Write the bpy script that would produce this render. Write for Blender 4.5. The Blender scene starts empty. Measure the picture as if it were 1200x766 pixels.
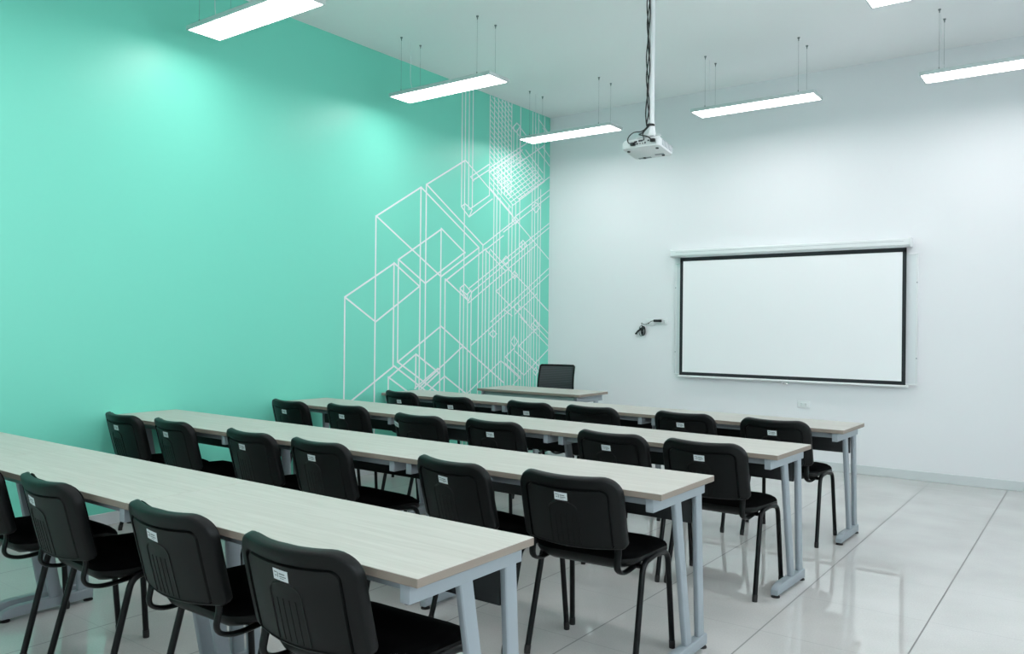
import bpy, bmesh, math, random
from mathutils import Vector, Matrix
random.seed(7)
PI = math.pi

# ------------------------------------------------------------------ camera, world, exposure
scene = bpy.context.scene
CX, CY, CZ, YAW, PITCH, ROLL, FPX = 5.4701, -8.2061, 1.3766, -0.63293, -0.00033, 0.0095, 945.286
cam_data = bpy.data.cameras.new('camera')
cam_data.sensor_width = 36.0
cam_data.lens = FPX / 1200.0 * 36.0
cam_data.clip_start = 0.02
cam = bpy.data.objects.new('camera', cam_data)
scene.collection.objects.link(cam)
scene.camera = cam
fw = Vector((math.sin(YAW) * math.cos(PITCH), math.cos(YAW) * math.cos(PITCH), math.sin(PITCH)))
rt = Vector((math.cos(YAW), -math.sin(YAW), 0))
up = rt.cross(fw)
rt2 = rt * math.cos(ROLL) + up * math.sin(ROLL)
up2 = -rt * math.sin(ROLL) + up * math.cos(ROLL)
cam.matrix_world = Matrix(((rt2.x, up2.x, -fw.x, CX), (rt2.y, up2.y, -fw.y, CY), (rt2.z, up2.z, -fw.z, CZ), (0, 0, 0, 1)))

world = bpy.data.worlds.new('world')
scene.world = world
world.use_nodes = True
world.node_tree.nodes['Background'].inputs[0].default_value = (0.85, 0.95, 1.0, 1)
world.node_tree.nodes['Background'].inputs[1].default_value = 4.6
scene.view_settings.view_transform = 'Standard'
scene.view_settings.look = 'None'
scene.view_settings.gamma = 1.0
scene.view_settings.use_curve_mapping = False
scene.view_settings.exposure = 0.1
LAMP_STRENGTH = 13.2
LAMP_COLOR = (1.0, 0.975, 0.985, 1)

H = 3.927            # ceiling height
XR, YR = 6.9, -9.7   # right and rear walls
LAMP_Z = 3.42

# ------------------------------------------------------------------ helpers
COL = scene.collection

def newbm():
    return bmesh.new()

def add_box(bm, x0, x1, y0, y1, z0, z1, bevel=0.0, seg=2, mat=None):
    r = bmesh.ops.create_cube(bm, size=1.0)
    vs = r['verts']
    bmesh.ops.scale(bm, vec=(x1 - x0, y1 - y0, z1 - z0), verts=vs)
    bmesh.ops.translate(bm, vec=((x0 + x1) / 2, (y0 + y1) / 2, (z0 + z1) / 2), verts=vs)
    if bevel > 0:
        es = list({e for v in vs for e in v.link_edges})
        rr = bmesh.ops.bevel(bm, geom=es, offset=bevel, segments=seg, affect='EDGES', profile=0.5)
        vs = list({v for f in rr['faces'] for v in f.verts} | {v for v in vs if v.is_valid})
    if mat is not None:
        bmesh.ops.transform(bm, matrix=mat, verts=vs)
    return vs

def smooth_path(pts, n=6):
    """Catmull-Rom resampling of a polyline"""
    P = [Vector(p) for p in pts]
    Q = [P[0] * 2 - P[1]] + P + [P[-1] * 2 - P[-2]]
    out = []
    for i in range(1, len(Q) - 2):
        for k in range(n):
            t = k / n
            a, b, c, d = Q[i - 1], Q[i], Q[i + 1], Q[i + 2]
            out.append(0.5 * ((2 * b) + (c - a) * t + (2 * a - 5 * b + 4 * c - d) * t * t + (3 * b - a - 3 * c + d) * t ** 3))
    out.append(P[-1])
    return out

def round_path(pts, r, n=6):
    """polyline with its inner corners rounded by radius r"""
    P = [Vector(p) for p in pts]
    out = [P[0]]
    for i in range(1, len(P) - 1):
        a = (P[i - 1] - P[i]); b = (P[i + 1] - P[i])
        d = min(r, a.length * 0.49, b.length * 0.49)
        s = P[i] + a.normalized() * d; e = P[i] + b.normalized() * d
        for k in range(n + 1):
            t = k / n
            out.append(s * (1 - t) ** 2 + P[i] * 2 * t * (1 - t) + e * t * t)
    out.append(P[-1])
    return out

def add_tube(bm, pts, r, seg=12, cap=True, ry=None, upv=None):
    P = [Vector(p) for p in pts]
    rings = []
    ref = Vector(upv) if upv else None
    for i, p in enumerate(P):
        if i == 0: t = P[1] - P[0]
        elif i == len(P) - 1: t = P[-1] - P[-2]
        else: t = (P[i + 1] - P[i]).normalized() + (P[i] - P[i - 1]).normalized()
        t.normalize()
        if ref is None:
            ref = Vector((0, 0, 1)) if abs(t.z) < 0.9 else Vector((1, 0, 0))
        u = ref - t * ref.dot(t)
        u.normalize()
        w = t.cross(u)
        ref = u
        rad = r[i] if isinstance(r, (list, tuple)) else r
        rb = ry if ry is not None else rad
        rings.append([bm.verts.new(p + u * math.cos(2 * PI * k / seg) * rad + w * math.sin(2 * PI * k / seg) * rb) for k in range(seg)])
    for a, b in zip(rings, rings[1:]):
        for k in range(seg):
            bm.faces.new((a[k], a[(k + 1) % seg], b[(k + 1) % seg], b[k]))
    if cap:
        bm.faces.new(rings[0][::-1]); bm.faces.new(rings[-1])

def add_lathe(bm, prof, c=(0, 0, 0), seg=24, M=None):
    """prof: (radius, z) pairs"""
    rings = []
    M = M or Matrix.Identity(4)
    for r, z in prof:
        rings.append([bm.verts.new(M @ Vector((c[0] + max(r, 1e-4) * math.cos(2 * PI * k / seg), c[1] + max(r, 1e-4) * math.sin(2 * PI * k / seg), c[2] + z))) for k in range(seg)])
    for a, b in zip(rings, rings[1:]):
        for k in range(seg):
            bm.faces.new((a[k], a[(k + 1) % seg], b[(k + 1) % seg], b[k]))
    bm.faces.new(rings[0][::-1]); bm.faces.new(rings[-1])

def add_prism(bm, poly, axis, a0, a1, bevel=0.0):
    """extrude a 2-D polygon along axis ('x': poly in (y,z); 'y': poly in (x,z); 'z': poly in (x,y))"""
    def P(q, a):
        return {'x': (a, q[0], q[1]), 'y': (q[0], a, q[1]), 'z': (q[0], q[1], a)}[axis]
    A = [bm.verts.new(P(q, a0)) for q in poly]
    B = [bm.verts.new(P(q, a1)) for q in poly]
    fs = [bm.faces.new(A[::-1]), bm.faces.new(B)]
    n = len(poly)
    for k in range(n):
        fs.append(bm.faces.new((A[k], A[(k + 1) % n], B[(k + 1) % n], B[k])))
    if bevel > 0:
        es = list({e for f in fs[:2] for e in f.edges})
        bmesh.ops.bevel(bm, geom=es, offset=bevel, segments=2, affect='EDGES', profile=0.5)

def obj(name, bm, mat, parent=None, smooth=None, loc=None, rotz=0.0):
    bmesh.ops.recalc_face_normals(bm, faces=bm.faces[:])
    me = bpy.data.meshes.new(name)
    bm.to_mesh(me); bm.free()
    mats = mat if isinstance(mat, (list, tuple)) else [mat]
    for m in mats: me.materials.append(m)
    if smooth is not None:
        for p in me.polygons: p.use_smooth = True
        me.set_sharp_from_angle(angle=math.radians(smooth))
    o = bpy.data.objects.new(name, me)
    COL.objects.link(o)
    if parent: o.parent = parent
    if loc: o.location = loc
    o.rotation_euler = (0, 0, rotz)
    return o

def thing(name, label, cat, loc=(0, 0, 0), rotz=0.0, group=None):
    o = bpy.data.objects.new(name, None)
    o.empty_display_size = 0.1
    COL.objects.link(o)
    o.location = loc; o.rotation_euler = (0, 0, rotz)
    tag(o, label, cat, group)
    return o

def tag(o, label, cat, group=None):
    o['label'] = label; o['category'] = cat
    if group: o['group'] = group
    return o

def struct(name, bm, mat, **k):
    o = obj(name, bm, mat, **k); o['kind'] = 'structure'
    return o

def copy_tree(o, parent=None):
    c = o.copy()
    COL.objects.link(c)
    c.parent = parent
    for ch in CHILDREN.get(o.name, ()):
        copy_tree_child(ch, c)
    return c

CHILDREN = {}
def index_children():
    CHILDREN.clear()
    for o in bpy.data.objects:
        if o.parent: CHILDREN.setdefault(o.parent.name, []).append(o)

def copy_tree_child(src, parent):
    c = src.copy()
    COL.objects.link(c)
    c.parent = parent
    for ch in CHILDREN.get(src.name, ()):
        copy_tree_child(ch, c)

# ------------------------------------------------------------------ materials
def mat(name, col, rough=0.5, metal=0.0, spec=0.5, coat=0.0, emit=None, es=0.0):
    m = bpy.data.materials.new(name)
    m.use_nodes = True
    b = m.node_tree.nodes['Principled BSDF']
    b.inputs['Base Color'].default_value = (*col, 1)
    b.inputs['Roughness'].default_value = rough
    b.inputs['Metallic'].default_value = metal
    b.inputs['Specular IOR Level'].default_value = spec
    b.inputs['Coat Weight'].default_value = coat
    if emit:
        b.inputs['Emission Color'].default_value = emit
        b.inputs['Emission Strength'].default_value = es
    return m

def nodes(m):
    return m.node_tree.nodes, m.node_tree.links, m.node_tree.nodes['Principled BSDF']

def add_bump(m, scale, strength, dist=0.001, detail=3.0, vec=None):
    N, L, b = nodes(m)
    tc = N.new('ShaderNodeTexCoord')
    mp = N.new('ShaderNodeMapping')
    if vec: mp.inputs['Scale'].default_value = vec
    no = N.new('ShaderNodeTexNoise'); no.inputs['Scale'].default_value = scale; no.inputs['Detail'].default_value = detail
    bu = N.new('ShaderNodeBump'); bu.inputs['Strength'].default_value = strength; bu.inputs['Distance'].default_value = dist
    L.new(tc.outputs['Object'], mp.inputs['Vector']); L.new(mp.outputs['Vector'], no.inputs['Vector'])
    L.new(no.outputs['Fac'], bu.inputs['Height']); L.new(bu.outputs['Normal'], b.inputs['Normal'])
    return no

def vary(m, c0, c1, scale, vec=(1, 1, 1), detail=3.0, p0=0.35, p1=0.65):
    N, L, b = nodes(m)
    tc = N.new('ShaderNodeTexCoord'); mp = N.new('ShaderNodeMapping'); mp.inputs['Scale'].default_value = vec
    no = N.new('ShaderNodeTexNoise'); no.inputs['Scale'].default_value = scale; no.inputs['Detail'].default_value = detail
    cr = N.new('ShaderNodeValToRGB')
    cr.color_ramp.elements[0].position = p0; cr.color_ramp.elements[0].color = (*c0, 1)
    cr.color_ramp.elements[1].position = p1; cr.color_ramp.elements[1].color = (*c1, 1)
    L.new(tc.outputs['Object'], mp.inputs['Vector']); L.new(mp.outputs['Vector'], no.inputs['Vector'])
    L.new(no.outputs['Fac'], cr.inputs['Fac']); L.new(cr.outputs['Color'], b.inputs['Base Color'])
    return cr

M_GREEN = mat('green_wall_paint', (0.19, 0.72, 0.565), 0.40, spec=0.5); add_bump(M_GREEN, 90, 0.15, 0.001)
M_WALL = mat('white_wall_paint', (0.84, 0.85, 0.875), 0.6, spec=0.3); add_bump(M_WALL, 90, 0.15, 0.001)
M_CEIL = mat('ceiling_paint', (0.93, 0.935, 0.945), 0.8, spec=0.2)
M_MURAL = mat('mural_white', (0.84, 0.86, 0.87), 0.5, spec=0.3)
M_BASE = mat('baseboard_tile', (0.66, 0.70, 0.71), 0.25)
M_BLACK = mat('black_plastic', (0.0025, 0.0035, 0.0036), 0.42, spec=0.22); add_bump(M_BLACK, 600, 0.25, 0.0006)
M_FABRIC = mat('black_fabric', (0.0018, 0.0018, 0.0020), 0.95, spec=0.05); add_bump(M_FABRIC, 900, 0.4, 0.0008)
M_TUBE = mat('black_steel_tube', (0.002, 0.0025, 0.003), 0.32, spec=0.25)
M_RUBBER = mat('black_rubber', (0.01, 0.01, 0.01), 0.7)
M_STEEL = mat('grey_powder_steel', (0.29, 0.335, 0.365), 0.42, metal=0.0, spec=0.5); add_bump(M_STEEL, 500, 0.15, 0.0004)
M_PANEL = mat('dark_panel', (0.022, 0.026, 0.028), 0.5)
M_EDGE = mat('table_edge_band', (0.25, 0.21, 0.175), 0.55)
M_WHITEP = mat('white_plastic', (0.80, 0.83, 0.84), 0.35)
M_BOARD = mat('whiteboard_enamel', (0.80, 0.85, 0.87), 0.25)
M_SCREEN = mat('projection_fabric', (0.93, 0.94, 0.96), 0.75, spec=0.2)
M_BLK = mat('matte_black_border', (0.012, 0.016, 0.02), 0.7)
M_ALU = mat('lamp_housing', (0.62, 0.68, 0.68), 0.4, metal=0.3)
M_WIRE = mat('steel_wire', (0.20, 0.24, 0.24), 0.5, metal=0.5)
M_CABLE = mat('black_cable', (0.008, 0.010, 0.011), 0.5)
M_STICK = mat('sticker_paper', (0.66, 0.72, 0.74), 0.6)
M_INK = mat('sticker_ink', (0.16, 0.2, 0.2), 0.7)
M_DARKHOLE = mat('dark_socket', (0.02, 0.025, 0.03), 0.6)
M_LENS = mat('lens_glass', (0.02, 0.025, 0.04), 0.05)
M_GLASS = bpy.data.materials.new('added_window_glass'); M_GLASS.use_nodes = True
_n = M_GLASS.node_tree.nodes; _n.clear()
_t = _n.new('ShaderNodeBsdfTransparent'); _g = _n.new('ShaderNodeBsdfGlossy'); _g.inputs['Roughness'].default_value = 0.02
_m = _n.new('ShaderNodeMixShader'); _m.inputs[0].default_value = 0.08; _o = _n.new('ShaderNodeOutputMaterial')
M_GLASS.node_tree.links.new(_t.outputs[0], _m.inputs[1]); M_GLASS.node_tree.links.new(_g.outputs[0], _m.inputs[2]); M_GLASS.node_tree.links.new(_m.outputs[0], _o.inputs[0])
M_CHROME = mat('chrome', (0.7, 0.7, 0.72), 0.15, metal=1.0)

M_LIGHT = bpy.data.materials.new('lamp_diffuser')
M_LIGHT.use_nodes = True
_n = M_LIGHT.node_tree.nodes; _n.clear()
_e = _n.new('ShaderNodeEmission'); _o = _n.new('ShaderNodeOutputMaterial')
_e.inputs[0].default_value = LAMP_COLOR; _e.inputs[1].default_value = LAMP_STRENGTH
M_LIGHT.node_tree.links.new(_e.outputs[0], _o.inputs[0])

# pale ash laminate, grain running along the table
M_WOOD = mat('ash_laminate', (0.5, 0.48, 0.44), 0.42, spec=0.3)
N, L, b = nodes(M_WOOD)
tc = N.new('ShaderNodeTexCoord'); mp = N.new('ShaderNodeMapping'); mp.inputs['Scale'].default_value = (1.1, 22, 22)
n1 = N.new('ShaderNodeTexNoise'); n1.inputs['Scale'].default_value = 3.0; n1.inputs['Detail'].default_value = 6; n1.inputs['Distortion'].default_value = 0.6
cr = N.new('ShaderNodeValToRGB')
cr.color_ramp.elements[0].position = 0.30; cr.color_ramp.elements[0].color = (0.45, 0.435, 0.395, 1)
cr.color_ramp.elements[1].position = 0.68; cr.color_ramp.elements[1].color = (0.53, 0.515, 0.475, 1)
L.new(tc.outputs['Object'], mp.inputs['Vector']); L.new(mp.outputs['Vector'], n1.inputs['Vector'])
L.new(n1.outputs['Fac'], cr.inputs['Fac']); L.new(cr.outputs['Color'], b.inputs['Base Color'])

# polished porcelain tile, 60 cm, thin grey joints
M_FLOOR = mat('porcelain_floor', (0.6, 0.62, 0.6), 0.1, spec=0.85)
N, L, b = nodes(M_FLOOR)
tc = N.new('ShaderNodeTexCoord'); sx = N.new('ShaderNodeSeparateXYZ')
L.new(tc.outputs['Object'], sx.inputs[0])
def joint(sock, off, w):
    a = N.new('ShaderNodeMath'); a.operation = 'ADD'; a.inputs[1].default_value = off + 60.0; L.new(sock, a.inputs[0])
    p = N.new('ShaderNodeMath'); p.operation = 'PINGPONG'; p.inputs[1].default_value = 0.3; L.new(a.outputs[0], p.inputs[0])
    c = N.new('ShaderNodeMath'); c.operation = 'LESS_THAN'; c.inputs[1].default_value = w; L.new(p.outputs[0], c.inputs[0])
    return c.outputs[0]
jx = joint(sx.outputs['X'], -4.81, 0.0035)
jy = joint(sx.outputs['Y'], 0.955, 0.0024)
n1 = N.new('ShaderNodeTexNoise'); n1.inputs['Scale'].default_value = 2.2; n1.inputs['Detail'].default_value = 8
n2 = N.new('ShaderNodeTexNoise'); n2.inputs['Scale'].default_value = 140; n2.inputs['Detail'].default_value = 2
L.new(tc.outputs['Object'], n1.inputs['Vector']); L.new(tc.outputs['Object'], n2.inputs['Vector'])
mx0 = N.new('ShaderNodeMix'); mx0.data_type = 'FLOAT'; mx0.inputs[0].default_value = 0.4
L.new(n1.outputs['Fac'], mx0.inputs[2]); L.new(n2.outputs['Fac'], mx0.inputs[3])
cr = N.new('ShaderNodeValToRGB')
cr.color_ramp.elements[0].position = 0.38; cr.color_ramp.elements[0].color = (0.52, 0.515, 0.50, 1)
cr.color_ramp.elements[1].position = 0.62; cr.color_ramp.elements[1].color = (0.60, 0.595, 0.58, 1)
L.new(mx0.outputs[0], cr.inputs['Fac'])
m1 = N.new('ShaderNodeMix'); m1.data_type = 'RGBA'; m1.inputs[7].default_value = (0.36, 0.36, 0.35, 1)
L.new(jy, m1.inputs[0]); L.new(cr.outputs['Color'], m1.inputs[6])
m2 = N.new('ShaderNodeMix'); m2.data_type = 'RGBA'; m2.inputs[7].default_value = (0.25, 0.25, 0.245, 1)
L.new(jx, m2.inputs[0]); L.new(m1.outputs[2], m2.inputs[6])
L.new(m2.outputs[2], b.inputs['Base Color'])
mj = N.new('ShaderNodeMath'); mj.operation = 'MAXIMUM'; L.new(jx, mj.inputs[0]); L.new(jy, mj.inputs[1])
mr = N.new('ShaderNodeMapRange'); mr.inputs['To Min'].default_value = 0.03; mr.inputs['To Max'].default_value = 0.6
ms = N.new('ShaderNodeMapRange'); ms.inputs['To Min'].default_value = 0.85; ms.inputs['To Max'].default_value = 0.05
L.new(mj.outputs[0], ms.inputs['Value']); L.new(ms.outputs['Result'], b.inputs['Specular IOR Level'])
L.new(mj.outputs[0], mr.inputs['Value']); L.new(mr.outputs['Result'], b.inputs['Roughness'])

# woven mesh of the desk chair: fine open weave
M_MESHBACK = mat('mesh_back_weave', (0.02, 0.025, 0.03), 0.7)
N, L, b = nodes(M_MESHBACK)
tc = N.new('ShaderNodeTexCoord'); wv = N.new('ShaderNodeTexWave'); wv.wave_type = 'BANDS'; wv.bands_direction = 'Z'
wv.inputs['Scale'].default_value = 22
L.new(tc.outputs['Object'], wv.inputs['Vector'])
cr = N.new('ShaderNodeValToRGB')
cr.color_ramp.elements[0].color = (0.012, 0.015, 0.017, 1); cr.color_ramp.elements[1].color = (0.05, 0.06, 0.065, 1)
L.new(wv.outputs['Fac'], cr.inputs['Fac']); L.new(cr.outputs['Color'], b.inputs['Base Color'])

# ------------------------------------------------------------------ room shell
T = 0.12
bm = newbm(); add_box(bm, -T, XR + T, YR - T, T, -0.1, 0.0); struct('floor', bm, M_FLOOR)
bm = newbm(); add_box(bm, -T, XR + T, YR - T, T, H, H + 0.1); struct('ceiling', bm, M_CEIL)
bm = newbm(); add_box(bm, -T, 0, YR, 0, 0, H); struct('wall_left', bm, M_GREEN)
bm = newbm(); add_box(bm, -T, XR + T, 0, T, 0, H); struct('wall_back', bm, M_WALL)
# right wall; two wide unseen windows added so daylight brightens the ceiling
WZ0, WZ1 = 1.05, 2.75
FILL_WINS = [(-8.6, -5.3), (-4.7, -2.2)]
bm = newbm()
add_box(bm, XR, XR + T, YR, 0, 0, WZ0); add_box(bm, XR, XR + T, YR, 0, WZ1, H)
ye = YR
for a, c in FILL_WINS:
    add_box(bm, XR, XR + T, ye, a, WZ0, WZ1); ye = c
add_box(bm, XR, XR + T, ye, 0, WZ0, WZ1)
struct('wall_right', bm, M_WALL)
for k, (a, c) in enumerate(FILL_WINS):
    bm = newbm()
    for z0, z1 in ((WZ0, WZ0 + .05), (WZ1 - .05, WZ1)): add_box(bm, XR + .03, XR + .08, a, c, z0, z1, .004)
    for j in range(4):
        y = a + (c - a - .05) * j / 3
        add_box(bm, XR + .03, XR + .08, y, y + .05, WZ0 + .05, WZ1 - .05, .004)
    wf = struct('added_window_%d' % (k + 1), bm, M_WHITEP, smooth=30)
    bm = newbm(); add_box(bm, XR + .052, XR + .057, a + .05, c - .05, WZ0 + .05, WZ1 - .05); obj('added_window_pane', bm, M_GLASS, wf)
bm = newbm(); add_box(bm, -T, XR + T, YR - T, YR, 0, H); struct('wall_rear', bm, M_WALL)
bm = newbm(); add_box(bm, 0.012, XR - 0.012, -0.012, 0, 0, 0.085, 0.003, 2); struct('baseboard_back', bm, M_BASE)
bm = newbm(); add_box(bm, 0, 0.012, YR, 0, 0, 0.085, 0.003, 2); struct('baseboard_left', bm, M_BASE)
bm = newbm(); add_box(bm, XR - 0.012, XR, YR, 0, 0, 0.085, 0.003, 2); struct('baseboard_right', bm, M_BASE)

# line art on the green wall: each segment as (y0, z0, y1, z1) in metres on the wall
MURAL = [(-3.28,1.627,-2.665,1.97), (-3.28,1.627,-2.9,1.41), (-2.9,1.41,-2.301,1.771), (-2.665,1.976,-2.301,1.765), (-2.902,2.395,-2.296,2.751), (-2.902,2.395,-1.986,1.882), (-2.604,2.012,-1.99,2.365), (-1.99,2.375,-1.604,2.153), (-1.604,2.163,-2.223,1.802), (-2.604,2.012,-2.223,1.802), (-2.296,2.751,-1.369,2.231), (-2.215,2.791,-1.612,3.136), (-2.215,2.791,-1.299,2.263), (-1.986,1.882,-1.369,2.231), (-1.916,1.844,-1.249,2.228), (-1.249,2.219,-0.929,2.403), (-0.929,2.443,-0.004,2.977), (-1.299,2.263,-0.698,2.612), (-0.698,2.649,-0.004,3.049), (-1.612,3.136,-0.004,2.206), (-1.249,2.213,-0.874,2.002), (-1.169,2.229,-0.693,1.955), (-0.693,1.974,-0.327,1.771), (-1.683,1.778,-1.606,1.822), (-1.606,1.822,-1.486,1.739), (-1.683,1.778,-1.54,1.648), (-1.54,1.648,-1.486,1.739), (-1.655,1.756,-1.569,1.714), (-1.569,1.714,-1.498,1.763), (-1.527,1.785,-0.004,2.641), (-1.486,1.745,-0.004,2.589), (-1.54,1.626,-0.265,2.362), (-1.916,1.859,-1.54,1.648), (-1.672,2.637,-1.544,2.544), (-1.672,2.637,-1.612,2.676), (-1.612,2.676,-1.494,2.623), (-1.544,2.544,-1.494,2.623), (-1.537,2.625,-1.191,2.824), (-1.544,2.544,-1.14,2.789), (-1.523,2.975,-1.207,3.159), (-1.494,2.938,-1.206,3.099), (-1.523,2.975,-1.472,2.937), (-1.207,3.117,-0.445,3.556), (-1.206,3.074,-0.581,3.434), (-0.751,3.209,-0.122,3.572), (-0.78,3.647,-0.693,3.721), (-0.693,3.721,-0.627,3.698), (-0.78,3.647,-0.703,3.613), (-0.703,3.613,-0.627,3.698), (-0.64,2.856,-0.004,3.207), (-1.187,2.901,-0.755,2.652), (-0.513,3.444,-0.153,3.236), (-0.303,3.514,-0.006,3.342), (-0.159,3.547,-0.004,3.453), (-0.77,3.649,-0.549,3.535), (-0.627,3.685,-0.374,3.54), (-0.255,3.862,-0.004,3.718), (-0.626,2.323,-0.551,2.385), (-0.551,2.385,-0.472,2.337), (-0.626,2.323,-0.549,2.275), (-0.549,2.275,-0.472,2.337), (-1.169,1.296,-1.105,1.339), (-1.105,1.339,-1.039,1.296), (-1.169,1.296,-1.104,1.252), (-1.104,1.252,-1.039,1.296), (-0.761,2.595,-0.704,2.646), (-0.704,2.646,-0.644,2.608), (-0.761,2.595,-0.702,2.558), (-0.702,2.558,-0.644,2.608), (-0.38,2.789,-0.292,2.861), (-0.292,2.861,-0.201,2.812), (-0.38,2.789,-0.29,2.739), (-0.29,2.739,-0.201,2.812), (-0.768,1.969,-0.71,2.017), (-0.71,2.017,-0.651,1.976), (-0.768,1.969,-0.709,1.928), (-0.709,1.928,-0.651,1.976), (-0.772,1.207,-0.707,1.271), (-0.707,1.271,-0.638,1.206), (-0.772,1.207,-0.704,1.143), (-0.704,1.143,-0.638,1.206), (-0.365,1.396,-0.286,1.457), (-0.286,1.457,-0.204,1.397), (-0.365,1.396,-0.284,1.335), (-0.284,1.335,-0.204,1.397), (-0.941,2.123,-0.877,2.176), (-0.877,2.176,-0.811,2.132), (-0.941,2.123,-0.876,2.079), (-0.876,2.079,-0.811,2.132), (-0.72,1.599,-0.654,1.65), (-0.654,1.65,-0.586,1.603), (-0.72,1.599,-0.652,1.552), (-0.652,1.552,-0.586,1.603), (-0.321,0.848,-0.268,0.892), (-0.268,0.892,-0.213,0.844), (-0.321,0.848,-0.266,0.8), (-0.266,0.8,-0.213,0.844), (-1.15,1.428,-0.004,2.092), (-1.489,1.172,-0.004,2.018), (-0.703,1.515,-0.255,1.773), (-0.255,1.718,-0.004,1.573), (-1.062,1.769,-0.709,1.963), (-1.062,1.775,-0.753,1.596), (-0.503,1.595,-0.323,1.498), (-0.612,1.529,-0.462,1.425), (-0.591,1.493,-0.004,1.148), (-0.323,1.486,-0.004,1.301), (-0.321,1.416,-0.004,1.227), (-0.629,1.167,-0.131,0.865), (-0.688,1.096,-0.261,0.849), (-0.629,1.144,-0.27,1.352), (-0.706,1.13,-0.875,1.034), (-0.875,1.034,-0.513,0.816), (-0.874,0.962,-0.589,0.798), (-0.513,0.807,-0.005,1.101), (-0.589,0.792,-0.722,0.707), (-1.98,1.376,-0.903,0.745), (-2.602,1.027,-1.98,1.376), (-1.618,1.17,-2.287,0.772), (-1.915,0.861,-1.553,0.652), (-1.915,0.862,-2.186,0.706), (-1.553,0.66,-0.955,0.993), (-0.955,0.993,-0.572,0.768), (-2.652,0.991,-3.198,0.691), (-2.652,0.991,-2.211,0.734), (-2.602,1.027,-1.992,0.686), (-2.727,0.878,-2.349,1.097), (-2.349,1.098,-1.995,0.894), (-2.727,0.888,-2.408,0.704), (-1.995,0.905,-2.299,0.731), (-2.022,0.945,-2.361,0.759), (-0.345,1.771,-0.051,1.595), (-0.916,1.575,-0.752,1.501), (-0.004,3.723,-0.162,3.773), (-3.28,1.627,-3.28,0.12), (-2.665,1.97,-2.665,0.988), (-2.907,2.395,-2.907,0.12), (-2.299,2.749,-2.299,0.12), (-1.991,2.366,-1.991,0.12), (-1.922,1.859,-1.922,0.12), (-2.606,2.011,-2.606,1.027), (-2.22,2.79,-2.22,1.015), (-2.209,1.016,-2.209,0.793), (-1.373,2.231,-1.373,0.12), (-1.302,2.264,-1.302,0.12), (-1.247,2.213,-1.247,0.12), (-1.68,1.778,-1.68,0.12), (-1.622,3.134,-1.622,0.12), (-1.556,1.715,-1.556,0.12), (-1.495,1.739,-1.495,0.12), (-1.673,3.92,-1.673,2.638), (-1.619,3.92,-1.619,3.135), (-1.556,3.92,-1.556,2.617), (-1.492,3.92,-1.492,2.661), (-1.195,3.92,-1.195,2.83), (-1.117,3.92,-1.117,2.841), (-1.043,3.92,-1.043,2.851), (-0.98,3.92,-0.98,2.86), (-0.916,3.92,-0.916,2.869), (-0.858,3.92,-0.858,2.877), (-0.793,3.92,-0.793,2.886), (-0.619,3.92,-0.619,3.226), (-0.371,3.92,-0.371,0.12), (-0.314,3.92,-0.314,0.12), (-0.249,3.92,-0.249,0.12), (-0.12,3.92,-0.12,3.164), (-0.753,3.662,-0.753,3.243), (-0.686,3.646,-0.686,3.254), (-0.63,3.697,-0.63,3.263), (-1.11,2.84,-1.11,0.12), (-1.058,2.828,-1.058,0.12), (-0.999,2.817,-0.999,0.12), (-1.183,2.209,-1.183,0.12), (-0.956,2.055,-0.956,0.12), (-0.891,2.02,-0.891,0.12), (-0.833,2.762,-0.833,0.12), (-0.769,2.77,-0.769,0.12), (-0.7,2.818,-0.7,0.12), (-0.623,2.858,-0.623,0.12), (-0.567,2.358,-0.567,0.12), (-0.516,2.363,-0.516,0.12), (-0.453,2.309,-0.453,0.12), (-0.409,2.433,-0.409,0.12), (-0.194,3.028,-0.194,0.12), (-2.727,0.888,-2.727,0.658), (-2.35,1.087,-2.35,0.759), (-0.785,3.92,-0.793,3.92), (-0.877,3.92,-0.793,3.87), (-0.969,3.92,-0.793,3.813), (-1.061,3.916,-0.793,3.762), (-1.153,3.914,-0.793,3.707), (-1.195,3.882,-0.793,3.65), (-1.195,3.825,-0.793,3.593), (-1.195,3.768,-0.793,3.536), (-1.195,3.71,-0.793,3.479), (-1.195,3.653,-0.793,3.422), (-1.195,3.596,-0.793,3.365), (-1.195,3.539,-0.793,3.308), (-1.195,3.482,-0.793,3.251), (-1.195,3.425,-0.793,3.194), (-1.195,3.368,-0.793,3.136), (-1.195,3.311,-0.793,3.079), (-1.195,3.254,-0.793,3.022), (-1.195,3.196,-0.793,2.965), (-1.195,3.139,-0.793,2.908), (-1.195,3.082,-0.793,2.851), (-1.195,3.025,-0.793,2.794), (-1.195,2.968,-0.793,2.737), (-1.195,2.911,-0.793,2.679), (-1.19,3.075,-0.649,3.388), (-1.147,3.044,-0.596,3.362), (-1.103,3.014,-0.542,3.337), (-1.06,2.983,-0.489,3.313), (-1.016,2.952,-0.436,3.287), (-0.973,2.921,-0.382,3.263), (-0.929,2.891,-0.329,3.238), (-0.886,2.86,-0.275,3.212), (-0.842,2.83,-0.222,3.187), (-0.799,2.799,-0.169,3.162), (-0.755,2.768,-0.115,3.137), (-1.19,3.019,-0.755,2.769), (-1.136,3.062,-0.691,2.806), (-1.082,3.105,-0.627,2.842), (-1.028,3.147,-0.563,2.879), (-0.974,3.194,-0.499,2.911), (-0.92,3.231,-0.435,2.953), (-0.865,3.268,-0.371,2.995), (-0.811,3.316,-0.307,3.026), (-0.757,3.359,-0.243,3.063), (-0.703,3.402,-0.179,3.099), (-0.649,3.444,-0.115,3.136)]
NH = 186

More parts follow.
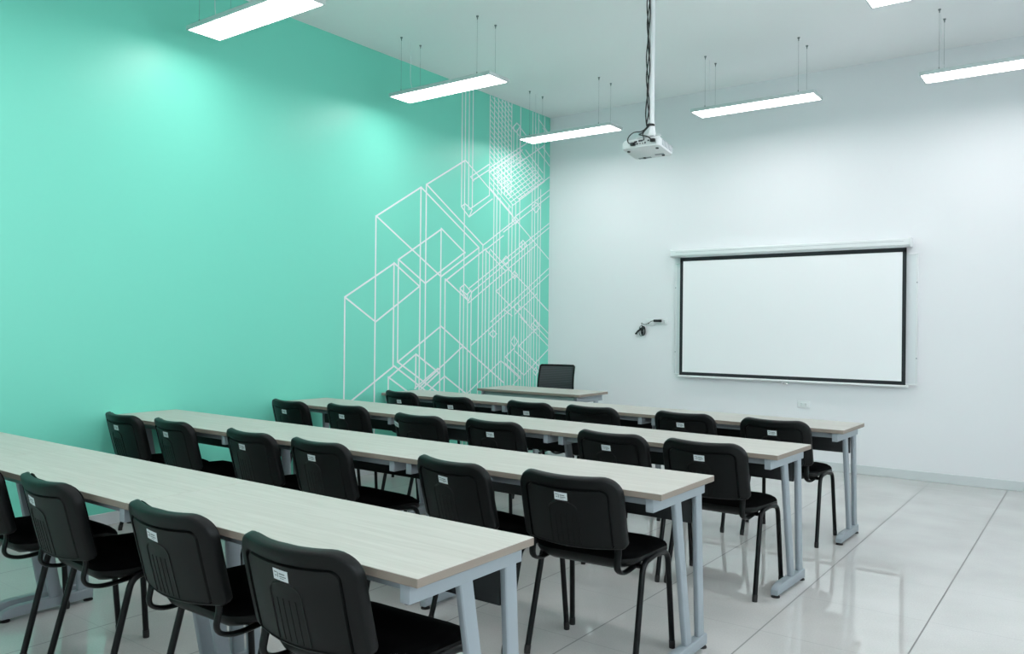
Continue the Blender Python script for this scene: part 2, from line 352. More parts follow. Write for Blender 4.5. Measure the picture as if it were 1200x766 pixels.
def add_strip(bm, y0, z0, y1, z1, w, x0=0.0, x1=0.0015):
    d = Vector((y1 - y0, z1 - z0))
    if d.length < 1e-4: return
    d.normalize(); n = Vector((-d.y, d.x)) * w / 2
    e = d * w * 0.35
    q = [(y0 - e.x + n.x, z0 - e.y + n.y), (y0 - e.x - n.x, z0 - e.y - n.y), (y1 + e.x - n.x, z1 + e.y - n.y), (y1 + e.x + n.x, z1 + e.y + n.y)]
    q = [(min(a, -0.0005), min(c, H - 0.0005)) for a, c in q]
    A = [bm.verts.new((x1, a, c)) for a, c in q]
    B = [bm.verts.new((x0, a, c)) for a, c in q]
    bm.faces.new(A)
    for k in range(4): bm.faces.new((A[k], A[(k + 1) % 4], B[(k + 1) % 4], B[k]))
bm = newbm()
for k, (y0, z0, y1, z1) in enumerate(MURAL):
    add_strip(bm, y0, z0, y1, z1, 0.0155 if min(y0, y1) < -1.8 else (0.0095 if k >= NH else 0.0125), x1=0.0012 + 0.000004 * k)
tag(obj('wall_mural', bm, M_MURAL), 'white line mural of see-through isometric towers on the green wall', 'mural')

# ------------------------------------------------------------------ ceiling-hung lamps
LL, LW = 1.14, 0.27
def make_lamp():
    t = thing('pendant_lamp', '', 'ceiling lamp', (0, 0, LAMP_Z))
    bm = newbm()
    f = 0.012
    # housing: shallow tray with a narrow rim round the diffuser
    add_box(bm, 0, LL, 0, f, 0, 0.032, 0.002); add_box(bm, 0, LL, LW - f, LW, 0, 0.032, 0.002)
    add_box(bm, 0, f, f, LW - f, 0, 0.032, 0.002); add_box(bm, LL - f, LL, f, LW - f, 0, 0.032, 0.002)
    add_box(bm, f, LL - f, f, LW - f, 0.026, 0.034)
    add_box(bm, 0.44, 0.70, 0.09, 0.18, 0.034, 0.055, 0.004)     # driver box on top
    obj('housing', bm, M_ALU, t, 30)
    bm = newbm(); add_box(bm, f, LL - f, f, LW - f, 0.003, 0.008)
    obj('diffuser', bm, M_LIGHT, t)
    for x in (0.14, LL - 0.14):
        for y in (0.012, LW - 0.012):
            bm = newbm()
            add_tube(bm, [(x, y, 0.030), (x, y, H - LAMP_Z - 0.012)], 0.0009, 6)
            add_tube(bm, [(x, y, 0.030), (x, y, 0.045)], 0.0045, 8)
            w = obj('suspension_wire', bm, M_WIRE, t, 40)
            bm = newbm()
            add_lathe(bm, [(0.011, 0), (0.011, -0.006), (0.005, -0.012), (0.004, -0.028), (0.002, -0.03)], (x, y, H - LAMP_Z), 12)
            obj('ceiling_anchor', bm, M_WIRE, w, 40)
    bm = newbm()
    xx = 0.15
    add_tube(bm, smooth_path([(xx - .02, LW / 2, H - LAMP_Z - 0.001), (xx - .015, LW / 2, .34), (xx - .01, LW / 2, .14), (xx + .04, LW / 2, .06), (xx + .16, LW / 2, .045), (.44, LW / 2, .045)], 8), 0.0022, 6)
    obj('power_cable', bm, M_WHITEP, t, 40)
    return t
lamp0 = make_lamp()
index_children()
LAMPS = [
 (0.30, -1.075, 'slim lit pendant lamp nearest the mural corner, left of the projector'),
 (2.30, -1.065, 'slim lit pendant lamp just right of the projector, before the white wall'),
 (4.26, -1.065, 'slim lit pendant lamp high at the right edge, before the white wall'),
 (0.30, -3.055, 'lit pendant lamp beside the green wall, middle one of that side'),
 (4.26, -2.99, 'lit pendant lamp at the top edge of the photo right of the projector pole'),
 (0.30, -5.03, 'largest lit pendant lamp, at top left beside the green wall'),
 (2.30, -5.03, 'lit pendant lamp hung over the middle of the third desk row'),
 (4.26, -5.03, 'lit pendant lamp hung over the right end of the third desk row'),
 (0.30, -7.00, 'lit pendant lamp beside the green wall behind the last desk row'),
 (2.30, -7.00, 'lit pendant lamp at mid-room behind the last desk row'),
 (4.26, -7.00, 'lit pendant lamp at the right, behind the last desk row'),
 (0.30, -8.95, 'added unseen pendant lamp beside the green wall next to the rear wall'),  # last three lamps: unseen row added behind the camera to lift room brightness
 (2.30, -8.95, 'added unseen pendant lamp at mid-room next to the rear wall'),
 (4.26, -8.95, 'added unseen pendant lamp at the right next to the rear wall'),
]
for i, (x, y, lab) in enumerate(LAMPS):
    o = lamp0 if i == 0 else copy_tree(lamp0)
    o.location = (x, y, LAMP_Z); o['label'] = lab; o['group'] = 'pendant panel lamps'

# ------------------------------------------------------------------ whiteboard, projection screen, outlets
t = thing('whiteboard', 'wide whiteboard on the back wall mostly hidden behind the projection screen', 'whiteboard', (2.885, 0, 0.87))
bm = newbm(); add_box(bm, -1.195, 1.195, -0.022, -0.002, 0.012, 1.21); obj('board_panel', bm, M_BOARD, t)
bm = newbm()
for q in ((-1.205, 1.205, 0.0, 0.014), (-1.205, 1.205, 1.206, 1.22)): add_box(bm, q[0], q[1], -0.026, -0.001, q[2], q[3], 0.003)
for x in (-1.205, 1.191): add_box(bm, x, x + 0.014, -0.026, -0.001, 0.014, 1.206, 0.003)
obj('frame', bm, M_WHITEP, t, 30)
for x in (-1.198, 1.198):
    for z in (0.25, 0.95):
        bm = newbm(); add_lathe(bm, [(0.006, 0), (0.005, 0.002), (0.0, 0.003)], (0, 0, 0), 10, Matrix.Translation((x, -0.026, z)) @ Matrix.Rotation(PI / 2, 4, 'X'))
        obj('screw', bm, M_STEEL, t, 40)

SX0, SX1, SZ0, SZ1 = 1.755, 4.0, 0.868, 2.142
t = thing('projection_screen', 'pull-down projection screen with black border hung over the whiteboard', 'projection screen', (0, -0.06, 0))
bm = newbm()
add_prism(bm, [(-0.045, 2.165), (-0.045, 2.215), (-0.035, 2.225), (0.050, 2.225), (0.058, 2.218), (0.058, 2.152), (-0.030, 2.150)], 'x', 1.655, 4.035, 0.003)
obj('roller_case', bm, M_WHITEP, t, 30)
for x0, x1 in ((1.650, 1.662), (4.030, 4.042)):
    bm = newbm(); add_box(bm, x0, x1, -0.05, 0.059, 2.145, 2.23, 0.004); obj('end_cap', bm, M_WHITEP, t, 30)
bm = newbm(); add_box(bm, 1.72, 3.98, -0.0462, -0.044, 2.196, 2.198); obj('case_seam', bm, M_STEEL, t)
bm = newbm(); add_box(bm, SX0 + .02, SX1 - .02, -0.002, -0.0006, SZ0, 2.16)
obj('screen_fabric', bm, M_SCREEN, t)
bm = newbm(); B = 0.034
add_box(bm, SX0, SX1, -0.0032, -0.0012, SZ1 - 0.040, SZ1)
add_box(bm, SX0, SX1, -0.0032, -0.0012, SZ0 + 0.004, SZ0 + 0.004 + B)
add_box(bm, SX0, SX0 + B, -0.0032, -0.0012, SZ0 + B, SZ1 - .02)
add_box(bm, SX1 - B, SX1, -0.0032, -0.0012, SZ0 + B, SZ1 - .02)
obj('black_border', bm, M_BLK, t)
bm = newbm(); add_tube(bm, [(SX0 - 0.015, -0.002, SZ0 - 0.008), (SX1 + 0.025, -0.002, SZ0 - 0.008)], 0.011, 12); obj('bottom_bar', bm, M_WHITEP, t, 40)
bm = newbm()
cxh = (SX0 + SX1) / 2 + 0.02
add_tube(bm, smooth_path([(cxh - .04, -.002, SZ0 - .016), (cxh - .025, -.002, SZ0 - .035), (cxh + .025, -.002, SZ0 - .035), (cxh + .04, -.002, SZ0 - .016)], 6), 0.004, 8)
obj('pull_handle', bm, M_CHROME, t, 40)

def outlet(x, z, name, lab, slots=2, gray=False):
    t = thing(name, lab, 'wall socket', (x, 0, z))
    bm = newbm(); add_box(bm, -.060, .060, -.010, 0, -.036, .036, 0.004); obj('cover_plate', bm, M_WHITEP, t, 30)
    for s in range(slots):
        cx = (-.022, .022)[s] if slots == 2 else 0
        bm = newbm(); add_box(bm, cx - .016, cx + .016, -.0125, -.008, -.02, .02, .002); f = obj('socket', bm, M_WHITEP, t, 30)
        bm = newbm()
        for dx in (-.006, .006): add_box(bm, cx + dx - .0012, cx + dx + .0012, -.0130, -.0115, -.002, .010)
        add_box(bm, cx - .0025, cx + .0025, -.0130, -.0115, -.014, -.009)
        obj('slot', bm, M_DARKHOLE, f)
    return t
outlet(3.066, 0.632, 'wall_outlet', 'white wall socket plate low on the back wall under the projection screen')
o1 = outlet(1.525, 1.452, 'wall_outlet', 'white wall socket left of the screen with a black adapter plugged in')
t = thing('wall_plate', 'blank white wall plate with a thin cable, further from the screen', 'wall plate', (1.375, 0, 1.440))
bm = newbm(); add_box(bm, -.058, .058, -.010, 0, -.036, .036, 0.004); obj('cover_plate', bm, M_WHITEP, t, 30)
bm = newbm(); add_lathe(bm, [(0.008, 0), (0.007, 0.006), (0.0, 0.006)], (0, 0, 0), 12, Matrix.Translation((-0.02, -0.010, -0.01)) @ Matrix.Rotation(PI / 2, 4, 'X')); obj('cable_port', bm, M_DARKHOLE, t, 40)
t = thing('power_adapter', 'small black adapter plugged in the socket left of the screen', 'adapter', (1.475, -0.012, 1.458))
bm = newbm(); add_box(bm, -.045, .045, -.034, 0.0, -.014, .014, 0.005); obj('adapter_body', bm, M_CABLE, t, 30)
bm = newbm()
add_tube(bm, smooth_path([(-.045, -.017, 0), (-.08, -.014, -.006), (-.12, -.010, -.03), (-.165, -.012, -.042), (-.20, -.010, -.025), (-.195, -.012, -.05), (-.185, -.012, -.072)], 6), 0.0028, 8)
obj('cable', bm, M_CABLE, t, 40)
t = thing('cable_bundle', 'bundle of black cable tied up, hanging below the blank wall plate', 'cable', (1.285, -0.016, 1.372))
bm = newbm()
for k in range(5):
    a = 0.012 + 0.004 * k
    pts = [(0.02 * math.sin(k) + a * math.cos(u), -.004 * (k % 3), -0.028 + (0.042 + .004 * k) * math.sin(u)) for u in [2 * PI * j / 14 for j in range(15)]]
    add_tube(bm, pts, 0.0035, 6)
obj('coil', bm, M_CABLE, t, 40)
bm = newbm(); add_tube(bm, [(-.012, -.004, -.005), (-.055, -.006, -.03), (-.075, -.006, -.055)], 0.0095, 10); add_box(bm, -.088, -.066, -.014, .004, -.068, -.05, .002); obj('plug', bm, M_CABLE, t, 40)
bm = newbm(); add_tube(bm, [(-.03, -.004, 0.002), (.03, -.004, 0.000)], 0.008, 8); obj('tie', bm, M_CABLE, t, 40)

# ------------------------------------------------------------------ projector on its ceiling pole
PX, PY = 2.915, -3.10
t = thing('projector_mount', 'white ceiling pole that carries the projector', 'projector mount', (PX, PY, H))
bm = newbm(); add_lathe(bm, [(0.07, 0), (0.07, -0.008), (0.03, -0.012), (0.024, -0.04), (0.0, -0.04)], (0, 0, 0), 28); obj('ceiling_plate', bm, M_WHITEP, t, 40)
bm = newbm(); add_tube(bm, [(0, 0, -0.03), (0, 0, 2.80 - H)], 0.0185, 20); obj('pole', bm, M_WHITEP, t, 40)
bm = newbm()
add_tube(bm, [(0, 0, 2.825 - H), (0, 0, 2.785 - H), (-.004, .004, 2.735 - H), (-.006, .005, 2.722 - H)], [0.021, 0.021, 0.032, 0.034], 18)
add_box(bm, -.05, .04, -.045, .055, 2.706 - H, 2.724 - H, 0.004)
obj('tilt_joint', bm, M_WHITEP, t, 40)
for dx, dy in ((-.09, -.02), (.07, -.02), (-.01, .10)):
    bm = newbm(); add_tube(bm, [(0, 0, 2.716 - H), (dx, dy, 2.712 - H), (dx * 1.15, dy * 1.15, 2.700 - H - dy * .12)], 0.007, 8); obj('arm', bm, M_WHITEP, t, 40)

tp = thing('projector', 'white ceiling projector with cables plugged in its back, aimed at the screen', 'projector', (PX - 0.055, PY - 0.05, 2.628))
TM = Matrix.Rotation(math.radians(-9), 4, 'X')
def rrect(w, h, r, n=6):
    out = []
    for cx, cy, a0 in ((w / 2 - r, h / 2 - r, 0), (-w / 2 + r, h / 2 - r, 90), (-w / 2 + r, -h / 2 + r, 180), (w / 2 - r, -h / 2 + r, 270)):
        for k in range(n + 1):
            a = math.radians(a0 + 90 * k / n); out.append((cx + r * math.cos(a), cy + r * math.sin(a)))
    return out
def loft(bm, loops, M=Matrix.Identity(4), caps=True):
    R = [[bm.verts.new(M @ Vector(p)) for p in lp] for lp in loops]
    n = len(R[0])
    for a, b2 in zip(R, R[1:]):
        for k in range(n): bm.faces.new((a[k], a[(k + 1) % n], b2[(k + 1) % n], b2[k]))
    if caps: bm.faces.new(R[0][::-1]); bm.faces.new(R[-1])
PW, PD, PH = 0.295, 0.235, 0.078
bm = newbm()
lv = [(0.016, 0.0), (0.004, 0.005), (0, 0.018), (0, 0.050), (0.006, 0.064), (0.02, 0.073), (0.045, 0.078)]
loft(bm, [[(x, y + PD / 2 - .02, z) for x, y in rrect(PW - 2 * i, PD - 2 * i, 0.03 - i * .3)] for i, z in lv], TM)
obj('body', bm, M_WHITEP, tp, 40)
y_r = -0.02
bm = newbm(); add_box(bm, -.075, .125, y_r - .0015, y_r + .004, .012, .056, .001, mat=TM); cp = obj('connector_panel', bm, mat('panel_grey', (0.66, 0.70, 0.70), 0.5), tp)
for x0, x1, z0, z1 in ((-.045, -.022, .036, .048), (-.012, .022, .040, .052), (-.05, -.04, .020, .028), (-.03, -.012, .022, .030), (-.002, .006, .022, .030), (.018, .026, .022, .030), (.036, .046, .020, .034), (.058, .070, .036, .046), (.088, .112, .026, .046)):
    bm = newbm(); add_box(bm, x0, x1, y_r - .004, y_r, z0, z1, .001, mat=TM); obj('port', bm, M_DARKHOLE, cp)
bm = newbm()
for k in range(9):
    y = .03 + k * .018
    add_box(bm, PW / 2 - .001, PW / 2 + .0012, y, y + .007, .016, .058, mat=TM)
obj('side_vent', bm, M_STEEL, tp)
bm = newbm(); add_lathe(bm, [(.034, 0), (.034, .014), (.028, .018), (.026, .006), (0, .004)], (0, 0, 0), 28, TM @ Matrix.Translation((-.07, PD - .022, .042)) @ Matrix.Rotation(-PI / 2, 4, 'X')); le = obj('lens_ring', bm, M_WHITEP, tp, 40)
bm = newbm(); add_lathe(bm, [(.025, 0), (.020, .006), (0, .009)], (0, 0, 0), 24, TM @ Matrix.Translation((-.07, PD - .018, .042)) @ Matrix.Rotation(-PI / 2, 4, 'X')); obj('lens', bm, M_LENS, le, 40)
for x, y in ((-.11, .03), (.11, .03), (-.06, .18), (.09, .17)):
    bm = newbm(); add_lathe(bm, [(.011, .002), (.011, -.005), (.0, -.006)], (0, 0, 0), 14, TM @ Matrix.Translation((x, y, 0))); obj('foot', bm, M_PANEL, tp, 40)
for x, y, w in ((-.06, .185, .05), (.07, .15, .035)):
    bm = newbm(); add_box(bm, x - w, x + w, y - .012, y + .012, -.0012, .002, .001, mat=TM); obj('bottom_vent', bm, M_STEEL, tp)
# cables down the pole
tc_ = thing('projector_cable', 'black cables running down the projector pole into its back', 'cable', (PX, PY, H))
zc = 2.80 - H
def wig(ph, off, amp, n=16):
    return [(-.020 + off + amp * math.sin(ph + k * 1.15), -.020 - .4 * amp * math.cos(ph + k * .9), -0.002 + (zc + 0.002) * k / n) for k in range(n + 1)]
for ph, off, amp, end in ((0.0, -.006, .009, [(-.02, -.03, 2.775 - H), (-.05, -.05, 2.745 - H), (-.095, -.085, 2.735 - H), (-.125, -.105, 2.70 - H), (-.128, -.100, 2.668 - H), (-.108, -.085, 2.655 - H)]),
                          (2.1, .004, .010, [(-.015, -.03, 2.77 - H), (-.045, -.05, 2.735 - H), (-.06, -.07, 2.720 - H), (-.02, -.09, 2.705 - H), (.02, -.095, 2.69 - H), (.045, -.085, 2.668 - H)]),
                          (4.0, -.001, .012, [(-.02, -.03, 2.77 - H), (-.04, -.04, 2.74 - H), (-.045, -.045, 2.72 - H), (-.03, -.06, 2.70 - H), (-.02, -.078, 2.675 - H)])):
    bm = newbm(); add_tube(bm, smooth_path(wig(ph, off, amp) + end, 5), 0.0042, 8); obj('cable', bm, M_CABLE, tc_, 40)
for x, y, z in ((-.100, -.083, 2.655 - H), (.052, -.083, 2.664 - H)):
    bm = newbm(); add_box(bm, x - .016, x + .016, y - .016, y + .010, z - .010, z + .010, .003); obj('plug', bm, M_CABLE, tc_, 30)
bm = newbm(); add_lathe(bm, [(.026, -.008), (.030, -.004), (.030, .004), (.026, .008)], (-.006, -.004, 2.79 - H), 20); obj('cable_tie', bm, M_CABLE, tc_, 40)

# ------------------------------------------------------------------ long desks
TL, TD, TH = 1.374, 0.508, 0.75
def side_frame(par, s):
    # s=+1 right frame, s=-1 left frame; parts given for the right and mirrored
    def bx(bm, x0, x1, *a, **k):
        if s < 0: x0, x1 = -x1, -x0
        add_box(bm, x0, x1, *a, **k)
    xa, xb = TL / 2 - 0.072, TL / 2 - 0.038
    bm = newbm(); bx(bm, xa, xb, 0.012, 0.500, 0.672, 0.7245, bevel=0.003)
    fr = obj('side_frame', bm, M_STEEL, par, 30)
    xm = (xa + xb) / 2 * s
    for (ya, yb) in (((0.245), (0.365)), ((0.452), (0.492))):
        bm = newbm()
        w = 0.029
        z0, z1 = 0.050, 0.680
        poly = [(ya - w, z1), (ya + w, z1), (yb + w, z0), (yb - w, z0)]
        add_prism(bm, poly, 'x', xm - .0125, xm + .0125, 0.0)
        bmesh.ops.bevel(bm, geom=[e for e in bm.edges if abs((e.verts[0].co - e.verts[1].co).z) > .3], offset=0.008, segments=3, affect='EDGES', profile=0.5)
        obj('upright', bm, M_STEEL, fr, 30)
    bm = newbm()
    foot = [(0.535, 0.014), (0.535, 0.056), (0.530, 0.062), (0.20, 0.062), (0.165, 0.060), (0.135, 0.052), (0.122, 0.040), (0.118, 0.024), (0.120, 0.014)]
    add_prism(bm, foot, 'x', xm - .02, xm + .02, 0.005)
    obj('foot_bar', bm, M_STEEL, fr, 30)
    for y in (0.140, 0.518):
        bm = newbm(); add_lathe(bm, [(0.022, 0.0), (0.022, 0.006), (0.010, 0.009), (0.008, 0.016), (0.0, 0.016)], (xm, y, 0), 18)
        obj('glide', bm, M_RUBBER, fr, 40)
def make_table():
    t = thing('classroom_table', '', 'table')
    bm = newbm(); add_box(bm, -TL / 2, TL / 2, 0, TD, TH - .025, TH, 0.0015, 1)
    for f in bm.faces:
        f.material_index = 0 if f.normal.z > .7 else 1
    o = obj('tabletop', bm, [M_WOOD, M_EDGE], t)
    side_frame(t, 1); side_frame(t, -1)
    bm = newbm(); add_box(bm, -TL / 2 + .072, TL / 2 - .072, 0.050, 0.078, 0.690, 0.7245, 0.003); obj('front_rail', bm, M_STEEL, t, 30)
    bm = newbm(); add_box(bm, -TL / 2 + .073, TL / 2 - .073, 0.436, 0.454, 0.548, 0.7245, 0.002); obj('modesty_panel', bm, M_PANEL, t, 30)
    bm = newbm(); add_box(bm, -TL / 2 + .073, TL / 2 - .073, 0.080, 0.435, 0.7205, 0.7245); obj('underside_rail', bm, M_PANEL, t)
    return t
tab0 = make_table()
index_children()
ROWS = {'A': (4.166, -2.923, -.016), 'B': (4.170, -4.195, -.036), 'C': (4.132, -5.421, -.003), 'D': (4.104, -6.730, 0.0)}
rown = {'A': 'front row', 'B': 'second row', 'C': 'third row', 'D': 'nearest row'}
first = True
for r, (xr, yr, w) in ROWS.items():
    for k, side in enumerate(('left end by the green wall', 'middle', 'right end by the aisle')):
        o = tab0 if first else copy_tree(tab0); first = False
        d = (2 - k) * (TL + .001) + TL / 2
        o.location = (xr - d * math.cos(w), yr - d * math.sin(w), 0); o.rotation_euler = (0, 0, w)
        o['label'] = 'long pale wood desk, %s of the %s' % (side, rown[r])
        o['group'] = 'pale desks in four rows'

# teacher's desk
t = thing('teacher_desk', 'pale wood teacher desk before the back wall with a grey front panel', 'desk', (0.94, -1.80, 0), 0.0)
bm = newbm(); add_box(bm, -.60, .61, 0, .54, .725, .75, 0.0015, 1)
for f in bm.faces: f.material_index = 0 if f.normal.z > .7 else 1
obj('tabletop', bm, [M_WOOD, M_EDGE], t)
bm = newbm(); add_box(bm, -.535, .530, .035, .053, .30, .7245, .002); obj('modesty_panel', bm, mat('desk_panel_grey', (0.26, 0.34, 0.33), .5), t, 30)
for s in (-1, 1):
    x = .555 * s
    bm = newbm(); add_box(bm, x - .017, x + .017, .03, .50, .665, .7245, .003); fr = obj('side_frame', bm, M_STEEL, t, 30)
    for y in (.16, .40):
        bm = newbm(); add_box(bm, x - .0125, x + .0125, y - .029, y + .029, .05, .67, .005); obj('upright', bm, M_STEEL, fr, 30)
    bm = newbm(); add_prism(bm, [(.50, .014), (.50, .06), (.10, .062), (.06, .05), (.05, .03), (.052, .014)], 'x', x - .02, x + .02, .004); obj('foot_bar', bm, M_STEEL, fr, 30)
    for y in (.08, .47):
        bm = newbm(); add_lathe(bm, [(.022, 0), (.022, .006), (.008, .009), (.008, .016), (0, .016)], (x, y, 0), 18); obj('glide', bm, M_RUBBER, fr, 40)

# teacher's mesh office chair
t = thing('office_chair', 'black mesh-back office chair behind the teacher desk', 'chair', (0.70, -1.02, 0), math.radians(180 + 14))
# seat faces the desk: local +y is the chair's back side after the half turn -> build with back at local -y
for k in range(5):
    a = 2 * PI * k / 5 + .3
    bm = newbm()
    add_tube(bm, [(0.03 * math.cos(a), .03 * math.sin(a), .085), (.30 * math.cos(a), .30 * math.sin(a), .068)], [.022, .014], 10)
    lg = obj('leg', bm, M_BLACK, t, 40)
    bm = newbm()
    for s in (-.014, .014):
        Mw = Matrix.Translation((.30 * math.cos(a), .30 * math.sin(a), .027)) @ Matrix.Rotation(a, 4, 'Z') @ Matrix.Translation((0, s, 0)) @ Matrix.Rotation(PI / 2, 4, 'X')
        add_lathe(bm, [(.020, -.008), (.026, -.006), (.026, .006), (.020, .008)], (0, 0, 0), 16, Mw)
    add_tube(bm, [(.30 * math.cos(a), .30 * math.sin(a), .03), (.30 * math.cos(a), .30 * math.sin(a), .068)], .006, 8)
    obj('caster', bm, M_RUBBER, lg, 40)
bm = newbm(); add_tube(bm, [(0, 0, .07), (0, 0, .28), (0, 0, .2801), (0, 0, .43)], [.03, .03, .016, .016], 16); obj('gas_lift', bm, M_BLACK, t, 40)
bm = newbm()
loft(bm, [[(x, y, z - .02 * (y / .24) ** 2 * (1 if y > 0 else .3)) for x, y in rrect(.47 - 2 * i, .46 - 2 * i, .08)] for i, z in ((.04, .43), (.008, .445), (0, .465), (.008, .49), (.04, .505), (.12, .512))])
obj('seat', bm, M_FABRIC, t, 50)
BZ0, BZ1 = .60, .958
def bk(x, z):  # plan-curved, reclined back; wider at the top
    u = (z - BZ0) / (BZ1 - BZ0)
    return Vector((x * (1.03 - .04 * u), -.22 - .06 * u + .55 * x * x + .03 * math.sin(u * PI), z))
bm = newbm()
path = []
for x, z in rrect(.395, BZ1 - BZ0, .018, 4): path.append((x, z + (BZ0 + BZ1) / 2))
dense = []
for k in range(len(path)):
    a, c = path[k], path[(k + 1) % len(path)]
    m = max(1, int(math.hypot(a[0] - c[0], a[1] - c[1]) / .04))
    for j in range(m): dense.append((a[0] + (c[0] - a[0]) * j / m, a[1] + (c[1] - a[1]) * j / m))
dense.append(dense[0])
add_tube(bm, [bk(x, z) for x, z in dense], .011, 8)
bf = obj('back_frame', bm, M_BLACK, t, 50)
bm = newbm()
nx, nz = 14, 12
for yo in (-.002, .002):
    G = [[bm.verts.new(bk(-.193 + .386 * i / nx, BZ0 + .004 + (BZ1 - BZ0 - .008) * j / nz) + Vector((0, yo, 0))) for i in range(nx + 1)] for j in range(nz + 1)]
    for j in range(nz):
        for i in range(nx): bm.faces.new((G[j][i], G[j][i + 1], G[j + 1][i + 1], G[j + 1][i]))
obj('mesh_back', bm, M_MESHBACK, bf, 50)
bm = newbm(); add_tube(bm, smooth_path([(0, -.05, .425), (0, -.20, .43), (0, -.27, .50), (0, -.262, .62), (0, -.26, .72)], 5), .02, 10, ry=.012); obj('back_stem', bm, M_BLACK, t, 50)

# ------------------------------------------------------------------ stackable chairs
BW, BH = 0.458, 0.296
BACK_M = Matrix.Translation((0, -0.058, 0.511)) @ Matrix.Rotation(math.radians(13.5), 4, 'X')
def bend(p):
    x, y, z = p
    y += 0.95 * x * x + 0.10 * (z - .16) ** 2 - 0.028
    return BACK_M @ Vector((x, y, z))
def shell_loop(i, y, sc=1.0, bot=None, n=8, m=10):
    ib = min(i, 0.010) if bot is None else bot
    w, z0, z1 = BW / 2 - i, ib, BH - i
    rt_, rb = max(0.080 - i, 0.022), max(0.022 - i, 0.008)
    P = []
    def arc(cx, cz, r, a0, a1, taper=0):
        for k in range(n + 1):
            a = math.radians(a0 + (a1 - a0) * k / n); P.append((cx + r * math.cos(a), cz + r * math.sin(a)))
    def seg(p, q, mm):
        for k in range(1, mm): P.append((p[0] + (q[0] - p[0]) * k / mm, p[1] + (q[1] - p[1]) * k / mm))
    arc(w - rt_, z1 - rt_, rt_, 0, 90)
    seg((w - rt_, z1), (-w + rt_, z1), m)
    arc(-w + rt_, z1 - rt_, rt_, 90, 180)
    seg((-w, z1 - rt_), (-w, z0 + rb), m // 2)
    arc(-w + rb, z0 + rb, rb, 180, 270)
    seg((-w + rb, z0), (w - rb, z0), m)
    arc(w - rb, z0 + rb, rb, 270, 360)
    seg((w, z0 + rb), (w, z1 - rt_), m // 2)
    cz = BH / 2
    return [(x * sc, y, cz + (z - cz) * sc) for x, z in P]
